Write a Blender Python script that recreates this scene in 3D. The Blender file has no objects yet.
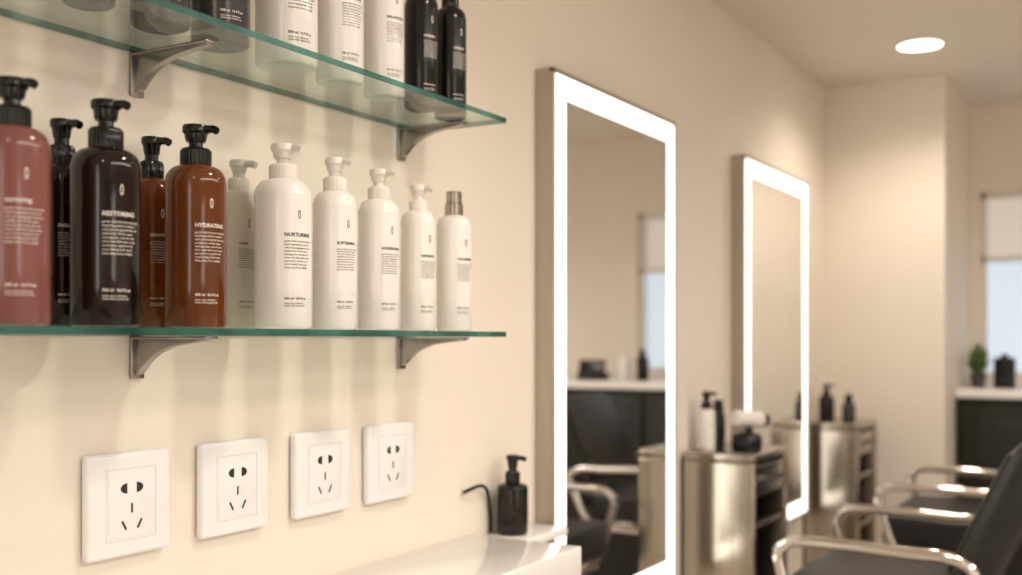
import bpy, bmesh, math, random
from mathutils import Vector, Matrix
from math import sin, cos, pi, radians
H = 1.12            # eye height; all "rel" heights are measured from here
CEIL = H + 0.874
sc = bpy.context.scene
try:
    sc.view_settings.view_transform = 'Standard'
    sc.view_settings.look = 'None'
except Exception: pass

# ---------------------------------------------------------------- materials
def mat(name, col, rough=0.5, metal=0.0, noise=0.0, nscale=8.0, bump=0.0, bscale=200.0, coat=0.0,
        trans=0.0, emis=None, estr=0.0, stretch=None, spec=0.5, ior=1.45):
    m = bpy.data.materials.new(name); m.use_nodes = True
    nt = m.node_tree; b = nt.nodes['Principled BSDF']
    b.inputs['Base Color'].default_value = (*col, 1)
    b.inputs['Roughness'].default_value = rough
    b.inputs['Metallic'].default_value = metal
    b.inputs['Coat Weight'].default_value = coat
    b.inputs['Coat Roughness'].default_value = 0.05
    b.inputs['Transmission Weight'].default_value = trans
    b.inputs['Specular IOR Level'].default_value = spec
    b.inputs['IOR'].default_value = ior
    if emis:
        b.inputs['Emission Color'].default_value = (*emis, 1)
        b.inputs['Emission Strength'].default_value = estr
    tc = nt.nodes.new('ShaderNodeTexCoord')
    mp = nt.nodes.new('ShaderNodeMapping')
    nt.links.new(tc.outputs['Object'], mp.inputs['Vector'])
    if stretch: mp.inputs['Scale'].default_value = stretch
    if noise > 0:
        n = nt.nodes.new('ShaderNodeTexNoise'); n.inputs['Scale'].default_value = nscale
        n.inputs['Detail'].default_value = 4
        r = nt.nodes.new('ShaderNodeValToRGB')
        r.color_ramp.elements[0].position = 0.3; r.color_ramp.elements[1].position = 0.7
        r.color_ramp.elements[0].color = (*[c*(1-noise) for c in col], 1)
        r.color_ramp.elements[1].color = (*[min(1, c*(1+noise*0.6)) for c in col], 1)
        nt.links.new(mp.outputs[0], n.inputs['Vector'])
        nt.links.new(n.outputs['Fac'], r.inputs['Fac'])
        nt.links.new(r.outputs['Color'], b.inputs['Base Color'])
    if bump > 0:
        n2 = nt.nodes.new('ShaderNodeTexNoise'); n2.inputs['Scale'].default_value = bscale
        n2.inputs['Detail'].default_value = 3
        bp = nt.nodes.new('ShaderNodeBump'); bp.inputs['Strength'].default_value = bump
        bp.inputs['Distance'].default_value = 0.001
        nt.links.new(mp.outputs[0], n2.inputs['Vector'])
        nt.links.new(n2.outputs['Fac'], bp.inputs['Height'])
        nt.links.new(bp.outputs['Normal'], b.inputs['Normal'])
    return m

def glass_mat(name, tint):
    m = bpy.data.materials.new(name); m.use_nodes = True
    nt = m.node_tree; nt.nodes.clear()
    o = nt.nodes.new('ShaderNodeOutputMaterial')
    t = nt.nodes.new('ShaderNodeBsdfTransparent'); t.inputs[0].default_value = (*tint, 1)
    g = nt.nodes.new('ShaderNodeBsdfGlossy'); g.inputs['Roughness'].default_value = 0.02
    f = nt.nodes.new('ShaderNodeLayerWeight'); f.inputs['Blend'].default_value = 0.5
    p = nt.nodes.new('ShaderNodeMath'); p.operation='POWER'; p.inputs[1].default_value = 5
    q = nt.nodes.new('ShaderNodeMath'); q.operation='MULTIPLY_ADD'; q.inputs[1].default_value = 0.8; q.inputs[2].default_value = 0.03
    mx = nt.nodes.new('ShaderNodeMixShader')
    nt.links.new(f.outputs['Facing'], p.inputs[0]); nt.links.new(p.outputs[0], q.inputs[0])
    nt.links.new(q.outputs[0], mx.inputs[0]); nt.links.new(t.outputs[0], mx.inputs[1])
    nt.links.new(g.outputs[0], mx.inputs[2]); nt.links.new(mx.outputs[0], o.inputs[0])
    return m

def edge_mat(name):
    m = bpy.data.materials.new(name); m.use_nodes = True
    nt = m.node_tree; nt.nodes.clear()
    o = nt.nodes.new('ShaderNodeOutputMaterial')
    t = nt.nodes.new('ShaderNodeBsdfTransparent'); t.inputs[0].default_value = (0.30,0.60,0.52,1)
    g = nt.nodes.new('ShaderNodeBsdfPrincipled'); g.inputs['Roughness'].default_value = 0.12
    n = nt.nodes.new('ShaderNodeTexNoise'); n.inputs['Scale'].default_value = 9
    r = nt.nodes.new('ShaderNodeValToRGB')
    r.color_ramp.elements[0].position=0.35; r.color_ramp.elements[0].color=(0.010,0.060,0.050,1)
    r.color_ramp.elements[1].position=0.7; r.color_ramp.elements[1].color=(0.08,0.25,0.21,1)
    tc = nt.nodes.new('ShaderNodeTexCoord')
    mx = nt.nodes.new('ShaderNodeMixShader'); mx.inputs[0].default_value=0.65
    nt.links.new(tc.outputs['Object'], n.inputs['Vector']); nt.links.new(n.outputs['Fac'], r.inputs['Fac'])
    nt.links.new(r.outputs['Color'], g.inputs['Base Color'])
    nt.links.new(t.outputs[0], mx.inputs[1]); nt.links.new(g.outputs[0], mx.inputs[2]); nt.links.new(mx.outputs[0], o.inputs[0])
    return m

M = {}
M['wall'] = mat('wall_paint', (0.85,0.772,0.68), 0.6, noise=0.025, nscale=3, bump=0.12, bscale=350)
M['ceil'] = mat('ceiling_paint', (0.80,0.73,0.65), 0.8, noise=0.02, nscale=3)
M['base'] = mat('trim_paint', (0.80,0.77,0.72), 0.4, noise=0.02)
M['outlet'] = mat('outlet_plastic', (0.90,0.89,0.90), 0.2, noise=0.01, coat=0.3)
M['groove'] = mat('outlet_groove', (0.62,0.60,0.59), 0.4, noise=0.02)
M['hole'] = mat('outlet_hole', (0.03,0.022,0.02), 0.6, noise=0.1)
M['glass'] = glass_mat('shelf_glass', (0.91,0.965,0.945))
M['glassedge'] = edge_mat('shelf_glass_edge')
M['bracket'] = mat('bracket_nickel', (0.40,0.385,0.37), 0.25, metal=1.0, noise=0.08, bump=0.05)
M['white'] = mat('white_plastic', (0.86,0.83,0.79), 0.20, noise=0.015, coat=0.3)
M['whitepump'] = mat('white_pump_plastic', (0.83,0.78,0.73), 0.3, noise=0.015)
M['frost'] = mat('frosted_bottle', (0.72,0.69,0.62), 0.3, noise=0.03, trans=0.2)
M['pink'] = mat('rose_plastic', (0.235,0.085,0.074), 0.16, noise=0.08, coat=0.15)
M['brown'] = mat('dark_brown_plastic', (0.010,0.0040,0.0036), 0.08, noise=0.1, coat=0.1)
M['amber'] = mat('amber_plastic', (0.19,0.052,0.014), 0.08, noise=0.15, nscale=14, coat=0.15, trans=0.4)
M['black'] = mat('black_plastic', (0.006,0.0055,0.0055), 0.18, noise=0.1)
M['grey'] = mat('grey_plastic', (0.050,0.046,0.046), 0.2, noise=0.1, coat=0.2)
M['silver'] = mat('silver_cap', (0.42,0.39,0.36), 0.22, metal=1, noise=0.05)
M['inkd'] = mat('dark_ink', (0.06,0.055,0.055), 0.6, noise=0.02)
M['inkw'] = mat('white_ink', (0.85,0.78,0.72), 0.6, noise=0.02)
M['mirror'] = mat('mirror_glass', (0.88,0.88,0.86), 0.01, metal=1.0)
M['frame'] = mat('champagne_frame', (0.46,0.42,0.37), 0.33, metal=0.9, noise=0.10, stretch=(40,40,1), bump=0.05)
M['led'] = mat('led_diffuser', (0.9,0.9,0.9), 0.5, emis=(1.0,0.97,0.89), estr=2.0)
M['steel'] = mat('brushed_steel_sheen', (0.50,0.455,0.39), 0.17, metal=1.0, noise=0.30, nscale=3, stretch=(14,14,0.3), bump=0.15, bscale=14)  # brushed grain, contrast raised to paint in vertical highlight bands
M['dark'] = mat('dark_interior', (0.05,0.04,0.035), 0.5, noise=0.1)
M['counter'] = mat('white_quartz', (0.92,0.905,0.885), 0.18, noise=0.02, coat=0.3)
M['blackpanel'] = mat('black_panel', (0.012,0.010,0.010), 0.35, noise=0.15)
M['leather'] = mat('black_leather', (0.010,0.009,0.010), 0.42, noise=0.2, bump=0.4, bscale=120)
M['chrome'] = mat('chrome', (0.72,0.68,0.63), 0.10, metal=1.0, noise=0.02)
M['leaf'] = mat('plant_leaf', (0.08,0.16,0.035), 0.5, noise=0.3)
M['day'] = mat('window_daylight', (0.5,0.6,0.7), 0.4, emis=(0.76,0.87,1.0), estr=0.55)
M['blind'] = mat('roller_blind', (0.66,0.63,0.58), 0.7, noise=0.05, stretch=(1,1,60), emis=(1,0.92,0.83), estr=0.30)
M['lamp'] = mat('lamp_diffuser', (1,1,1), 0.5, emis=(1.0,0.95,0.86), estr=6)
M['fillglow'] = mat('fill_glow', (0.8,0.8,0.8), 0.5, emis=(1.0,0.96,0.91), estr=2.8)  # glow shared by the added windows and the added ceiling fill panel

mf = bpy.data.materials.new('floor_tile'); mf.use_nodes = True
nt = mf.node_tree; b = nt.nodes['Principled BSDF']
tc = nt.nodes.new('ShaderNodeTexCoord'); br = nt.nodes.new('ShaderNodeTexBrick')
br.offset = 0; br.inputs['Scale'].default_value = 1.6; br.inputs['Brick Width'].default_value = 1; br.inputs['Row Height'].default_value = 1
br.inputs['Mortar Size'].default_value = 0.006
br.inputs['Color1'].default_value = (0.56,0.50,0.43,1); br.inputs['Color2'].default_value = (0.53,0.47,0.41,1)
br.inputs['Mortar'].default_value = (0.25,0.22,0.19,1)
nt.links.new(tc.outputs['Object'], br.inputs['Vector']); nt.links.new(br.outputs['Color'], b.inputs['Base Color'])
b.inputs['Roughness'].default_value = 0.25
M['floor'] = mf

# ---------------------------------------------------------------- mesh helpers
def finish(bm, name, m, ang=35):
    me = bpy.data.meshes.new(name)
    bmesh.ops.recalc_face_normals(bm, faces=bm.faces)
    bm.to_mesh(me); bm.free()
    for p in me.polygons: p.use_smooth = True
    try: me.set_sharp_from_angle(angle=radians(ang))
    except Exception: pass
    ob = bpy.data.objects.new(name, me); sc.collection.objects.link(ob)
    if m is not None: me.materials.append(m)
    return ob

def box(x0,x1,y0,y1,z0,z1,m,bev=0,seg=3,name='part',rot=None,pivot=None,vert_only=False):
    bm = bmesh.new(); bmesh.ops.create_cube(bm, size=1)
    for v in bm.verts:
        v.co = Vector(((x0+x1)/2+v.co.x*(x1-x0), (y0+y1)/2+v.co.y*(y1-y0), (z0+z1)/2+v.co.z*(z1-z0)))
    if bev > 0:
        ed = bm.edges[:]
        if vert_only: ed = [e for e in ed if abs(e.verts[0].co.z-e.verts[1].co.z) > 1e-4]
        bmesh.ops.bevel(bm, geom=ed, offset=bev, segments=seg, profile=0.5, affect='EDGES')
    if rot is not None:
        bm.transform(Matrix.Translation(pivot) @ rot @ Matrix.Translation(-Vector(pivot)))
    return finish(bm, name, m)

def lathe(profile, m, c=(0,0,0), seg=48, name='part', sy=1.0, mtx=None):
    bm = bmesh.new(); rings = []
    for (r,z) in profile:
        if r < 1e-6: rings.append([bm.verts.new((0,0,z))])
        else: rings.append([bm.verts.new((r*cos(2*pi*i/seg), r*sy*sin(2*pi*i/seg), z)) for i in range(seg)])
    for a,b_ in zip(rings[:-1], rings[1:]):
        for i in range(seg):
            j=(i+1)%seg
            if len(a)==1 and len(b_)==1: continue
            if len(a)==1: bm.faces.new((a[0],b_[i],b_[j]))
            elif len(b_)==1: bm.faces.new((a[i],a[j],b_[0]))
            else: bm.faces.new((a[i],a[j],b_[j],b_[i]))
    if mtx is not None: bm.transform(mtx)
    bm.transform(Matrix.Translation(c))
    return finish(bm, name, m)

def rod(p0,p1,r0,r1,m,seg=24,bev=0.0):
    p0=Vector(p0);p1=Vector(p1);d=p1-p0;L=d.length
    q=d.to_track_quat('Z','Y').to_matrix().to_4x4()
    pr=[(0,0),(r0-bev,0),(r0,bev),(r1,L-bev),(r1-bev,L),(0,L)] if bev else [(0,0),(r0,0),(r1,L),(0,L)]
    return lathe(pr,m,c=p0,seg=seg,mtx=q)

def tube(pts, r, m, cyclic=False):
    P=[Vector(p) for p in pts]; S=[]
    n=len(P)
    for i in range(n-1):
        a=P[max(i-1,0)];b_=P[i];c=P[i+1];d=P[min(i+2,n-1)]
        for k in range(8):
            t=k/8
            S.append(0.5*((2*b_)+(-a+c)*t+(2*a-5*b_+4*c-d)*t*t+(-a+3*b_-3*c+d)*t**3))
    S.append(P[-1])
    bm=bmesh.new(); rings=[]; up=None
    for i,s in enumerate(S):
        T=(S[min(i+1,len(S)-1)]-S[max(i-1,0)]).normalized()
        if up is None:
            up = Vector((1,0,0)) if abs(T.x)<0.8 else Vector((0,0,1))
        u=(up-T*up.dot(T)).normalized(); w=T.cross(u); up=u
        rings.append([bm.verts.new(s+r*(cos(2*pi*k/12)*u+sin(2*pi*k/12)*w)) for k in range(12)])
    for a,b_ in zip(rings[:-1],rings[1:]):
        for k in range(12):
            j=(k+1)%12; bm.faces.new((a[k],a[j],b_[j],b_[k]))
    bm.faces.new(rings[0]); bm.faces.new(rings[-1])
    return finish(bm,'tube',m,50)

def prism(poly, x0, x1, m, bev=0.0, name='part'):
    bm=bmesh.new()
    a=[bm.verts.new((x0,y,z)) for y,z in poly]; b_=[bm.verts.new((x1,y,z)) for y,z in poly]
    bm.faces.new(a); bm.faces.new(b_)
    n=len(poly)
    for i in range(n):
        j=(i+1)%n; bm.faces.new((a[i],a[j],b_[j],b_[i]))
    if bev: bmesh.ops.bevel(bm,geom=bm.edges[:],offset=bev,segments=2,profile=0.5,affect='EDGES')
    return finish(bm,name,m)

def join(objs, name):
    bpy.ops.object.select_all(action='DESELECT')
    for o in objs: o.select_set(True)
    bpy.context.view_layer.objects.active = objs[0]
    if len(objs)>1: bpy.ops.object.join()
    o = bpy.context.view_layer.objects.active
    o.name = name; o.data.name = name
    bb=[Vector(c) for c in o.bound_box]
    c=Vector(((bb[0].x+bb[6].x)/2,(bb[0].y+bb[6].y)/2,bb[0].z))
    o.data.transform(Matrix.Translation(-c)); o.location = c
    return o

def text_wrap(body, size, cx, cy, R, z, m, phi, align='LEFT', x0=0.0, bold=0.0, spacing=1.0, sx=1.0):
    cu=bpy.data.curves.new('t','FONT'); cu.body=body; cu.size=size; cu.align_x=align
    cu.resolution_u=2; cu.offset=bold; cu.space_line=spacing
    to=bpy.data.objects.new('t',cu); sc.collection.objects.link(to)
    bpy.context.view_layer.update()
    dg=bpy.context.evaluated_depsgraph_get()
    me=bpy.data.meshes.new_from_object(to.evaluated_get(dg))
    bpy.data.objects.remove(to)
    for v in me.vertices:
        th=(v.co.x*sx+x0)/R-phi; zz=z+v.co.y
        v.co=Vector((cx+(R+0.0003)*sin(th), cy-(R+0.0003)*cos(th), zz))
    me.materials.clear(); me.materials.append(m)
    ob=bpy.data.objects.new('label',me); sc.collection.objects.link(ob)
    return ob

# ---------------------------------------------------------------- bottles
def bottle(name, x, y, z0, r, hb, htot, mb, mp, ink=None, title='', phi=0.25, top='pump', sh=0.022, tsize=0.0060, lines=True):
    z0+=0.0006; hb-=0.0006; htot-=0.0006
    pr=[(0,0.0015),(r*0.8,0.001),(r-0.004,0),(r-0.0015,0.0012),(r,0.004),(r,hb*0.5),(r,hb-sh)]
    rn=0.0125
    for k in range(1,9):
        a=k/8*pi/2
        pr.append((rn+(r-rn)*cos(a)**0.85 if k<8 else rn, hb-sh+ (sh-0.002)*sin(a)))
    pr+= [(rn,hb),(0,hb)]
    parts=[lathe(pr,mb,(x,y,z0),name='body')]
    zc=z0+hb; hp=htot-hb
    if top=='pump':
        rc=0.0163 if r>0.031 else (0.0145 if r>0.0265 else 0.0128)
        ch=hp*0.46
        bm=bmesh.new(); seg=72; ringz=[(0.0,0.97),(0.001,1.0),(ch*0.85,1.0),(ch,0.86)]
        rings=[]
        for z,s in ringz:
            rings.append([bm.verts.new(((rc*s-(0.0005 if i%2 else 0))*cos(2*pi*i/seg),(rc*s-(0.0005 if i%2 else 0))*sin(2*pi*i/seg),z)) for i in range(seg)])
        for a,b_ in zip(rings[:-1],rings[1:]):
            for i in range(seg):
                j=(i+1)%seg; bm.faces.new((a[i],a[j],b_[j],b_[i]))
        bm.faces.new(rings[0]); bm.faces.new(rings[-1])
        bm.transform(Matrix.Translation((x,y,zc-0.003)))
        parts.append(finish(bm,'collar',mp))
        sh0=ch-0.004
        parts.append(lathe([(0,sh0),(0.0075,sh0),(0.007,hp*0.62),(0,hp*0.62)],mp,(x,y,zc),seg=24))
        h0=hp*0.55
        hr=rc*0.86
        parts.append(lathe([(0,h0),(hr*0.70,h0),(hr*0.78,h0+0.003),(hr*0.85,hp-0.010),(hr,hp-0.008),(hr*1.02,hp-0.003),(hr*0.93,hp-0.0008),(hr*0.6,hp),(0,hp)],mp,(x,y,zc),seg=36))
        nx,ny=0.12,-1.0; L=math.hypot(nx,ny); nx/=L; ny/=L
        ln=hr+0.013
        parts.append(tube([(x+nx*hr*0.3,y+ny*hr*0.3,zc+hp-0.0055),(x+nx*ln*0.75,y+ny*ln*0.75,zc+hp-0.0058),(x+nx*ln,y+ny*ln,zc+hp-0.0082)],0.0042,mp))
    elif top=='cap':
        parts.append(lathe([(0,-0.001),(0.0135,-0.001),(0.0135,hp*0.42),(0.0125,hp*0.44),(0.0125,hp*0.5),(0.0115,hp*0.52),(0.0115,hp*0.96),(0.0105,hp),(0,hp)],mp,(x,y,zc),seg=36))
    if ink is not None:
        R=r
        k=r/0.033
        parts.append(text_wrap(title,tsize*k,x,y,R,z0+hb*0.60,ink,phi,'LEFT',-0.018*k,bold=0.00015))
        parts.append(text_wrap('0',0.015,x,y,R,z0+hb*0.60+0.020,ink,phi,'CENTER',0,sx=0.55,bold=0.00005))
        if lines:
            parts.append(text_wrap('gentle daily formula with plant\nbased ingredients made for\nsoft and manageable hair and\nsuitable for all hair types\nmassage into wet hair and\nrinse well with warm water\nuse twice a week for the\nmost lasting fresh result\nkeep away from sunlight',0.0030*k,x,y,R,z0+hb*0.60-0.0065,ink,phi,'LEFT',-0.018*k,spacing=1.25,bold=0.00003))
            parts.append(text_wrap('500 ml  16.9 fl oz',0.0038*k,x,y,R,z0+hb*0.19,ink,phi,'LEFT',-0.018*k,bold=0.00010))
            parts.append(text_wrap('salon care collection\nmade with natural oils',0.0028*k,x,y,R,z0+hb*0.19-0.005,ink,phi,'LEFT',-0.018*k,bold=0.00003))
    return join(parts,name)

# ================================================================ ROOM
XB,XF,YR = -1.6, 4.40, -3.4
def wallbox(n,*a,m=None):
    o=box(*a,m or M['wall'],name=n); return join([o],n)
wallbox('wall_left', XB-0.1,XF+0.1,0,0.1,0,CEIL)
wallbox('wall_right', XB-0.1,XF+0.1,YR-0.1,YR,0,CEIL)
wallbox('wall_back', XB-0.1,XB,YR,0,0,CEIL)
WY0,WY1,WZ0,WZ1=-1.02,-0.43,H-0.14,H+0.545
ps=[box(XF,XF+0.1,YR,WY0,0,CEIL,M['wall']),box(XF,XF+0.1,WY1,0,0,CEIL,M['wall']),
    box(XF,XF+0.1,WY0,WY1,0,WZ0,M['wall']),box(XF,XF+0.1,WY0,WY1,WZ1,CEIL,M['wall'])]
join(ps,'wall_far')
ps=[box(XF+0.05,XF+0.06,WY0,WY1,WZ0,H+0.30,M['day']),box(XF+0.05,XF+0.06,WY0,WY1,H+0.30,WZ1,M['blind'])]
fw=0.022
for (a,b_,c,d) in [(WY0,WY0+fw,WZ0,WZ1),(WY1-fw,WY1,WZ0,WZ1),(WY0,WY1,WZ0,WZ0+fw),(WY0,WY1,WZ1-fw,WZ1),(WY0,WY1,H+0.29,H+0.31),((WY0+WY1)/2-0.01,(WY0+WY1)/2+0.01,WZ0,H+0.30)]:
    ps.append(box(XF+0.015,XF+0.05,a,b_,c,d,M['base'],0.003))
join(ps,'window_1')
wallbox('pillar',3.846,XF,-0.392,0,0,CEIL)
wallbox('floor',XB-0.1,XF+0.1,YR-0.1,0.1,-0.1,0,m=M['floor'])
wallbox('ceiling',XB-0.1,XF+0.1,YR-0.1,0.1,CEIL,CEIL+0.1,m=M['ceil'])
join([box(XB,2.47,-0.010,0,0,0.08,M['base'],0.003)],'baseboard_left')
join([box(XB,XF,YR,YR+0.012,0,0.08,M['base'],0.003)],'baseboard_right')
join([box(3.834,3.846,-0.392,-0.012,0,0.08,M['base'],0.003)],'baseboard_pillar')
def window(n,axis,a0,a1,z0,z1,pos):  # unseen windows, added to give the glossy bottles tall reflections
    ps=[]; t=0.03
    if axis=='y':
        ps.append(box(a0,a1,pos,pos+0.01,z0,z1,M['fillglow']))
        for (p,q,r_,s) in [(a0-t,a0,z0-t,z1+t),(a1,a1+t,z0-t,z1+t),(a0,a1,z0-t,z0),(a0,a1,z1,z1+t),((a0+a1)/2-0.015,(a0+a1)/2+0.015,z0,z1)]:
            ps.append(box(p,q,pos,pos+0.03,r_,s,M['base']))
    else:
        ps.append(box(pos,pos+0.01,a0,a1,z0,z1,M['fillglow']))
        for (p,q,r_,s) in [(a0-t,a0,z0-t,z1+t),(a1,a1+t,z0-t,z1+t),(a0,a1,z0-t,z0),(a0,a1,z1,z1+t)]:
            ps.append(box(pos,pos+0.03,p,q,r_,s,M['base']))
    join(ps,n)
window('added_window_2','y',-0.6,0.2,0.5,1.85,YR)
window('added_window_3','x',-1.4,-0.9,0.5,1.85,XB)

def downlight(x,y,p,r=0.062):
    ps=[lathe([(r,0),(r+0.012,0),(r+0.012,-0.004),(r,-0.006),(r,0)],M['base'],(x,y,CEIL),seg=40),
        lathe([(0,-0.003),(r,-0.003),(r,-0.0005),(0,-0.0005)],M['lamp'],(x,y,CEIL),seg=40)]
    join(ps,'recessed_downlight')
    L=bpy.data.lights.new('downlight_lamp','SPOT'); L.energy=p; L.color=(1,0.88,0.74)
    L.spot_size=radians(150); L.spot_blend=0.8; L.shadow_soft_size=0.05
    o=bpy.data.objects.new('downlight_lamp',L); o.location=(x,y,CEIL-0.02); sc.collection.objects.link(o)
downlight(3.415,-0.388,19)
for x,y,p in [(2.1,-1.0,20),(1.15,-0.75,23),(-0.3,-1.0,15),(3.4,-1.9,30),(2.1,-2.2,20),(0.6,-2.2,17)]:
    downlight(x,y,p)
def area(n,loc,rot,sx,sy,p,col=(1,0.93,0.85)):
    L=bpy.data.lights.new(n,'AREA'); L.shape='RECTANGLE'; L.size=sx; L.size_y=sy; L.energy=p; L.color=col
    o=bpy.data.objects.new(n,L); o.location=loc; o.rotation_euler=rot; sc.collection.objects.link(o)
area('added_fill_lamp',(1.3,-1.9,CEIL-0.04),(0,0,0),2.6,0.5,22)  # off-frame area lamp added as soft fill
join([box(0,2.6,-2.15,-1.65,CEIL-0.03,CEIL,M['fillglow'],0.004)],'added_fill_panel')  # unseen glowing slab added above the fill lamp

# ================================================================ SHELVES
def shelf(z0):
    x0,x1,y0,y1,t=0.30,1.389,-0.16,-0.003,0.0075
    o=box(x0,x1,y0,y1,z0,z0+t,M['glass'],0.0)
    o.data.materials.append(M['glassedge'])
    for p in o.data.polygons:
        p.material_index = 0 if abs(p.normal.z)>0.5 else 1
        p.use_smooth=False
    join([o],'glass_shelf')
    zb=z0-0.0006
    for bx in (0.35,0.847,1.346):
        poly=[(-0.001,0),(-0.115,0),(-0.117,-0.002),(-0.115,-0.005),(-0.085,-0.0075),(-0.060,-0.011),(-0.040,-0.0165),(-0.027,-0.0235),(-0.018,-0.032),(-0.012,-0.039),(-0.006,-0.043),(-0.001,-0.043)]
        poly=[(a,b_+zb) for a,b_ in poly]
        p1=prism(poly,bx-0.005,bx+0.005,M['bracket'],0.0007)
        p2=box(bx-0.009,bx+0.009,-0.005,-0.001,zb-0.047,zb,M['bracket'],0.001)
        p3=box(bx-0.009,bx+0.009,-0.118,-0.001,zb-0.003,zb,M['bracket'],0.001)
        join([p1,p2,p3],'shelf_bracket')
ZL=H+0.0045; ZU=H+0.3175
shelf(ZL); shelf(ZU)
zt=ZL+0.0075; d=0.012
Yf=-0.105; Yb=-0.032
B=bottle
B('rose_pump_bottle',0.6193,Yf,zt,0.032,0.190-d,0.2316-d,M['pink'],M['black'],M['inkw'],'nurturing')
B('dark_brown_pump_bottle',0.7206,Yf,zt,0.0328,0.186-d,0.2313-d,M['brown'],M['black'],M['inkw'],'RESTORING')
B('amber_pump_bottle',0.8362,Yf,zt,0.0318,0.1855-d,0.2267-d,M['amber'],M['black'],M['inkw'],'HYDRATING')
B('black_pump_bottle',0.727,Yb,zt,0.024,0.177-d,0.2215-d,M['brown'],M['black'],M['inkw'],'SMOOTH')
B('amber_pump_bottle',0.842,Yb,zt,0.024,0.177-d,0.222-d,M['amber'],M['black'],M['inkw'],'SMOOTH')
B('frosted_white_bottle',0.975,Yb,zt,0.023,0.1795-d,0.2155-d,M['frost'],M['frost'],M['inkd'],'CARE')
B('white_pump_bottle',0.971,Yf,zt,0.033,0.188-d,0.2274-d,M['white'],M['whitepump'],M['inkd'],'NURTURING')
B('white_pump_bottle',1.065,Yf,zt,0.0272,0.185-d,0.2247-d,M['white'],M['whitepump'],M['inkd'],'SOFTENING')
B('white_pump_bottle',1.1545,Yf,zt,0.0270,0.185-d,0.223-d,M['white'],M['whitepump'],M['inkd'],'NOURISHING')
B('white_pump_bottle',1.244,Yf,zt,0.0241,0.179-d,0.213-d,M['white'],M['whitepump'],M['inkd'],'REPAIRING')
B('white_spray_bottle',1.3336,Yf,zt,0.0255,0.181-d,0.214-d,M['white'],M['silver'],M['inkd'],'VOLUMISING',top='cap')
zu=ZU+0.0075; Yu=-0.082
B('white_pump_bottle',1.003,Yu,zu,0.0368,0.17,0.21,M['white'],M['whitepump'],M['inkd'],'CLEANSING')
B('white_pump_bottle',1.103,Yu,zu,0.0300,0.17,0.21,M['white'],M['whitepump'],M['inkd'],'CLEANSING')
B('white_pump_bottle',1.197,Yu,zu,0.0270,0.17,0.21,M['white'],M['whitepump'],M['inkd'],'BALANCING')
B('black_pump_bottle',1.284,Yu,zu,0.0238,0.165,0.205,M['black'],M['black'],M['inkw'],'CARBON')
B('black_pump_bottle',1.359,Yu,zu,0.0238,0.165,0.205,M['black'],M['black'],M['inkw'],'CARBON')
B('grey_pump_bottle',0.895,Yu,zu,0.032,0.165,0.205,M['grey'],M['black'],M['inkw'],'DETOX')
B('grey_pump_bottle',0.809,Yu,zu,0.030,0.165,0.205,M['grey'],M['black'],M['inkw'],'DETOX')
B('grey_pump_bottle',0.719,Yu,zu,0.025,0.165,0.205,M['grey'],M['black'],M['inkw'],'DETOX')

# ================================================================ OUTLETS
def outlet(cx,cz):
    w,h=0.114,0.113
    ps=[box(cx-w/2,cx+w/2,-0.014,-0.001,cz-h/2,cz+h/2,M['outlet'],0.0055,5),
        box(cx-0.031,cx+0.031,-0.0148,-0.010,cz-0.036,cz+0.036,M['outlet'],0.0008,2)]
    for (a,b_,c,e) in [(-0.034,0.034,0.0383,0.0390),(-0.034,0.034,-0.0390,-0.0383),(-0.034,-0.0333,-0.039,0.039),(0.0333,0.034,-0.039,0.039)]:
        ps.append(box(cx+a,cx+b_,-0.01415,-0.0138,cz+c,cz+e,M['groove']))
    yf=-0.0151
    for s in (-1,1):
        bm=bmesh.new(); c0=cx+s*0.0065; zc0=cz+0.0175
        pts=[(c0+s*0.0088*sin(pi*k/12), zc0+0.0056*cos(pi*k/12)) for k in range(13)]
        f=[bm.verts.new((px_,yf,pz_)) for px_,pz_ in pts]; g=[bm.verts.new((px_,yf+0.002,pz_)) for px_,pz_ in pts]
        bm.faces.new(f); bm.faces.new(g)
        for k in range(13):
            j=(k+1)%13; bm.faces.new((f[k],f[j],g[j],g[k]))
        ps.append(finish(bm,'socket',M['hole']))
        ps.append(box(cx+s*0.0105-0.0017,cx+s*0.0105+0.0017,yf,yf+0.002,cz-0.0285,cz-0.0165,M['hole'],0.0006,1,
                      rot=Matrix.Rotation(radians(s*30),4,'Y'),pivot=(cx+s*0.0105,yf,cz-0.0225)))
    ps.append(box(cx-0.0017,cx+0.0017,yf,yf+0.002,cz-0.010,cz+0.001,M['hole'],0.0006,1))
    join(ps,'wall_outlet')
for cx in (0.830,0.991,1.155,1.309): outlet(cx,H-0.1785)

# ================================================================ VANITY COUNTER
join([box(0.2,1.543,-0.207,-0.002,H-0.322-0.05,H-0.322,M['counter'],0.003,3),
      box(0.22,1.52,-0.19,-0.012,0.09,H-0.372,M['counter'],0.003),
      box(0.24,1.50,-0.17,-0.012,0.001,0.09,M['dark'])],'white_vanity_counter')
join([box(1.56,1.735,-0.085,-0.002,H-0.345,H-0.330,M['counter'],0.004),
      box(1.60,1.70,-0.06,-0.002,H-0.39,H-0.345,M['counter'],0.004)],'white_wall_ledge')
B('black_pump_dispenser',1.622,-0.036,H-0.330,0.0265,0.088,0.135,M['black'],M['black'],None,sh=0.010)
join([tube([(1.515,-0.004,H-0.250),(1.524,-0.014,H-0.244),(1.545,-0.018,H-0.241),(1.573,-0.012,H-0.248),(1.592,-0.007,H-0.268),(1.600,-0.0055,H-0.30),(1.600,-0.0050,H-0.328)],0.003,M['black'])],'black_cable')

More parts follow.
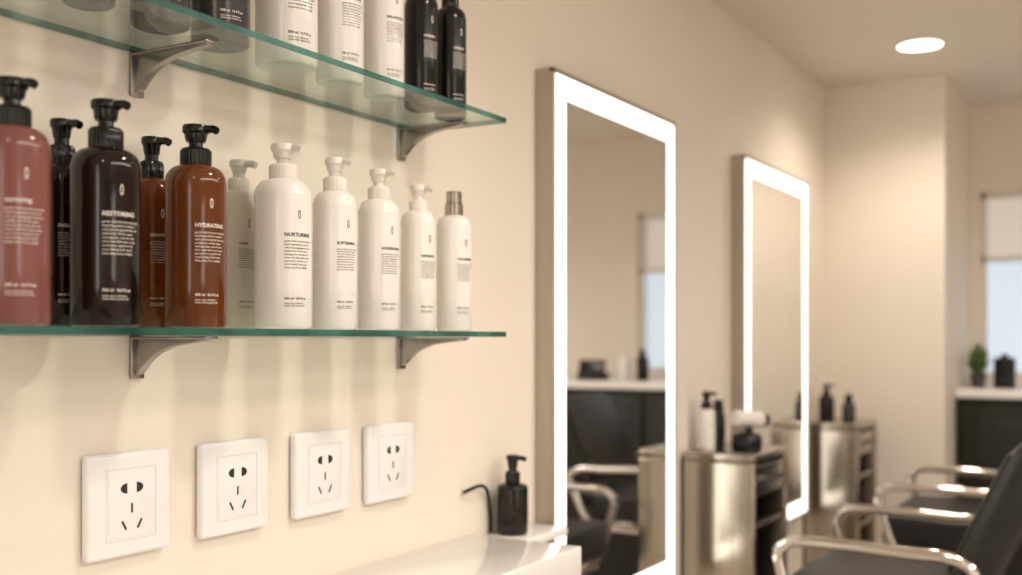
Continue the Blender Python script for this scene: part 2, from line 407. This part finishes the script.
# ================================================================ MIRRORS
def led_mirror(x0,x1):
    z0,z1=H-0.548,H+0.497; dpt=0.038; s=0.043; e=0.009
    ps=[box(x0,x1,-dpt+0.006,-0.001,z0,z1,M['frame'],0.002)]
    yf=-dpt
    for (a,b_,c,d_) in [(x0,x1,z1-e,z1),(x0,x1,z0,z0+e),(x0,x0+e,z0,z1),(x1-e,x1,z0,z1)]:
        ps.append(box(a,b_,yf,-dpt+0.008,c,d_,M['frame'],0.001))
    i0,i1,j0,j1=x0+e,x1-e,z0+e,z1-e
    for (a,b_,c,d_) in [(i0,i1,j1-s,j1),(i0,i1,j0,j0+s),(i0,i0+s,j0+s,j1-s),(i1-s,i1,j0+s,j1-s)]:
        ps.append(box(a,b_,yf+0.001,-dpt+0.007,c,d_,M['led']))
    ps.append(box(i0+s,i1-s,yf+0.001,-dpt+0.007,j0+s,j1-s,M['mirror']))
    o=join(ps,'led_wall_mirror')
    for p in o.data.polygons: p.use_smooth=False
led_mirror(1.7656,2.364); led_mirror(2.856,3.486)

# ================================================================ STEEL STATIONS
def station(x0,x1,dp,zt):
    t=0.014; yb=-0.003
    ps=[box(x0,x1,-dp,yb,zt-0.02,zt,M['steel'],0.006,3),
        box(x0,x0+t,-dp,yb,0.05,zt-0.02,M['steel'],0.0065,4),
        box(x1-t,x1,-dp,yb,0.05,zt-0.02,M['steel'],0.0065,4),
        box(x0,x1,-0.01,yb,0.05,zt-0.02,M['dark']),
        box(x0+0.01,x1-0.01,-dp+0.01,yb,0.001,0.05,M['dark'])]
    zz=0.06
    for k in range(5):
        ps.append(box(x0+t,x1-t,-dp+0.004,-0.01,zz,zz+0.012,M['steel'],0.001)); zz+=(zt-0.08)/5
    ps.append(box(x0+t,x1-t,-dp+0.002,-0.02,zt-0.10,zt-0.03,M['steel'],0.002))
    ps.append(box(x0+0.06,x1-0.06,-dp-0.004,-dp+0.003,zt-0.072,zt-0.062,M['dark'],0.001))
    join(ps,'steel_styling_station')
station(2.485,2.753,0.185,H-0.266)
station(3.56,3.82,0.18,H-0.266)
zs=H-0.266
B('white_pump_dispenser',2.545,-0.045,zs,0.021,0.10,0.142,M['white'],M['black'],M['inkd'],'HAIR',lines=False,sh=0.012)
B('black_tonic_bottle',2.615,-0.05,zs,0.017,0.085,0.118,M['black'],M['black'],None,top='cap',sh=0.01)
hx,hy=2.61,-0.125
join([lathe([(0,0.0006),(0.034,0.0006),(0.037,0.006),(0.036,0.03),(0.030,0.038),(0.026,0.036),(0.026,0.01),(0,0.01)],M['black'],(hx,hy,zs),seg=36),
      tube([(hx,hy,zs+0.012),(hx+0.002,hy-0.004,zs+0.04),(hx+0.004,hy-0.002,zs+0.062)],0.010,M['black']),
      rod((hx-0.045,hy+0.015,zs+0.078),(hx+0.04,hy-0.02,zs+0.070),0.019,0.021,M['whitepump'],bev=0.004),
      rod((hx+0.037,hy-0.019,zs+0.070),(hx+0.058,hy-0.027,zs+0.068),0.015,0.017,M['black'],bev=0.002)],'hair_dryer_on_stand')
B('dark_tonic_bottle',3.65,-0.055,zs,0.025,0.085,0.122,M['brown'],M['black'],None,sh=0.012)
B('dark_tonic_bottle',3.70,-0.115,zs,0.022,0.06,0.088,M['grey'],M['black'],None,top='cap',sh=0.012)

# ================================================================ SALON CHAIRS
def chair(x0,x1,yf=-0.33,yb=-0.62):
    ps=[]; za=H-0.40; zseat=H-0.475
    r=0.0115
    ps.append(box(x0+0.02,x1-0.02,yb-0.02,yf+0.0,zseat-0.10,zseat,M['leather'],0.028,5))
    ps.append(box(x0+0.04,x1-0.04,yb,yf-0.02,zseat-0.125,zseat-0.095,M['chrome'],0.008))
    R=Matrix.Rotation(radians(25),4,'X')
    ps.append(box(x0+0.015,x1-0.015,yb-0.075,yb,zseat-0.05,zseat+0.33,M['leather'],0.028,5,rot=R,pivot=(0,yb,zseat-0.03)))
    ps.append(box(x0+0.06,x1-0.06,yb-0.022,yb+0.012,zseat+0.03,zseat+0.29,M['leather'],0.012,4,rot=R,pivot=(0,yb,zseat-0.03)))
    for xa in (x0,x1):
        ps.append(tube([(xa,yf-0.05,zseat-0.11),(xa,yf-0.025,zseat-0.05),(xa,yf+0.0,za-0.035),(xa,yf-0.015,za-0.008),(xa,yf-0.045,za),(xa,yf-0.15,za),(xa,yb+0.04,za-0.004),(xa,yb-0.03,za-0.006),(xa,yb-0.075,za-0.03),(xa,yb-0.06,za-0.08),(xa,yb-0.02,zseat-0.08),(xa,yb+0.02,zseat-0.11)],r,M['chrome']))
        ps.append(tube([(xa,yf-0.05,zseat-0.11),(xa,(yf+yb)/2,zseat-0.112),(xa,yb+0.02,zseat-0.11)],r*0.9,M['chrome']))
        s = 1 if xa==x0 else -1
        for yy in (yf-0.05,yb+0.02):
            ps.append(rod((xa,yy,zseat-0.11),(xa+s*0.06,yy,zseat-0.11),0.009,0.009,M['chrome']))
    cx=(x0+x1)/2; cy=(yf+yb)/2-0.01
    ps.append(lathe([(0,0.001),(0.21,0.001),(0.215,0.006),(0.205,0.014),(0.06,0.03),(0.042,0.045),(0.04,0.26),(0.028,0.265),(0.028,zseat-0.12),(0,zseat-0.12)],M['chrome'],(cx,cy,0),seg=48))
    ps.append(tube([(cx-0.12,yf-0.06,zseat-0.12),(cx-0.12,yf-0.02,0.28),(cx-0.12,yf+0.03,0.20),(cx+0.12,yf+0.03,0.20),(cx+0.12,yf-0.02,0.28),(cx+0.12,yf-0.06,zseat-0.12)],0.009,M['chrome']))
    join(ps,'salon_chair')
chair(2.18,2.66); chair(3.12,3.60)

# ================================================================ FAR COUNTER + ITEMS
ct=H-0.168; XC=XF-0.004
ps=[box(4.03,XC,-3.0,-0.396,ct-0.03,ct,M['counter'],0.004),
    box(4.06,XC,-2.98,-0.398,0.06,ct-0.03,M['blackpanel']),
    box(4.09,XC,-2.96,-0.398,0.001,0.06,M['dark'])]
yy=-0.41
while yy-0.42>-2.98:
    ps.append(box(4.048,4.06,yy-0.42,yy-0.01,0.08,ct-0.05,M['blackpanel'],0.004))
    ps.append(box(4.043,4.05,yy-0.38,yy-0.05,0.14,ct-0.11,M['blackpanel'],0.003)); yy-=0.43
join(ps,'reception_counter')
random.seed(4)
px,py=4.2,-0.448; c1=ct+0.0006
ps=[lathe([(0,0),(0.022,0),(0.028,0.045),(0.030,0.05),(0.026,0.05),(0.025,0.042),(0,0.042)],M['grey'],(px,py,c1),seg=28)]
bm=bmesh.new()
for k in range(60):
    a=random.uniform(0,2*pi); tilt=random.uniform(0.05,1.1); L=random.uniform(0.07,0.125); w=random.uniform(0.009,0.014)
    dv=Vector((sin(tilt)*cos(a)*0.6,sin(tilt)*sin(a)*0.6,cos(tilt))); sd=Vector((-sin(a),cos(a),0))
    o=Vector((px,py,c1+0.042))
    pts=[o+dv*0.0, o+dv*L*0.55+sd*w*0.9, o+dv*L+Vector((cos(a),sin(a),0))*0.004, o+dv*L*0.55-sd*w*0.9]
    for p in pts: p.y=min(p.y,-0.396)
    bm.faces.new([bm.verts.new(p) for p in pts])
ps.append(finish(bm,'leaves',M['leaf']))
join(ps,'potted_plant')
join([lathe([(0,0),(0.034,0),(0.036,0.004),(0.036,0.10),(0.030,0.106),(0.012,0.108),(0.012,0.118),(0,0.12)],M['black'],(4.2,-0.535,c1),seg=32)],'black_canister')
join([box(4.17,4.25,-1.20,-1.08,c1,ct+0.03,M['black'],0.006),
      box(4.185,4.20,-1.20,-1.08,ct+0.025,ct+0.085,M['black'],0.004,rot=Matrix.Rotation(radians(12),4,'Y'),pivot=(4.19,-1.14,ct+0.03))],'payment_terminal')
B('white_pump_dispenser',4.2,-0.99,ct,0.03,0.10,0.14,M['white'],M['whitepump'],None,sh=0.012)
B('black_tonic_bottle',4.2,-0.91,ct,0.025,0.10,0.13,M['black'],M['black'],None,top='cap',sh=0.012)

# ================================================================ CAMERA
cam=bpy.data.cameras.new('camera'); co=bpy.data.objects.new('camera',cam); sc.collection.objects.link(co)
cam.sensor_width=36; cam.lens=1100*36/1022
cam.shift_y=52.5/1022
a=radians(30.15)
co.location=(0,-0.975,H)
co.rotation_euler=(radians(90),0,-(pi/2-a))
cam.dof.use_dof=True; cam.dof.focus_distance=1.28; cam.dof.aperture_fstop=2.9
cam.clip_start=0.02
sc.camera=co
w=bpy.data.worlds.new('world'); sc.world=w; w.use_nodes=True
w.node_tree.nodes['Background'].inputs[0].default_value=(1,0.95,0.9,1)
w.node_tree.nodes['Background'].inputs[1].default_value=0.5
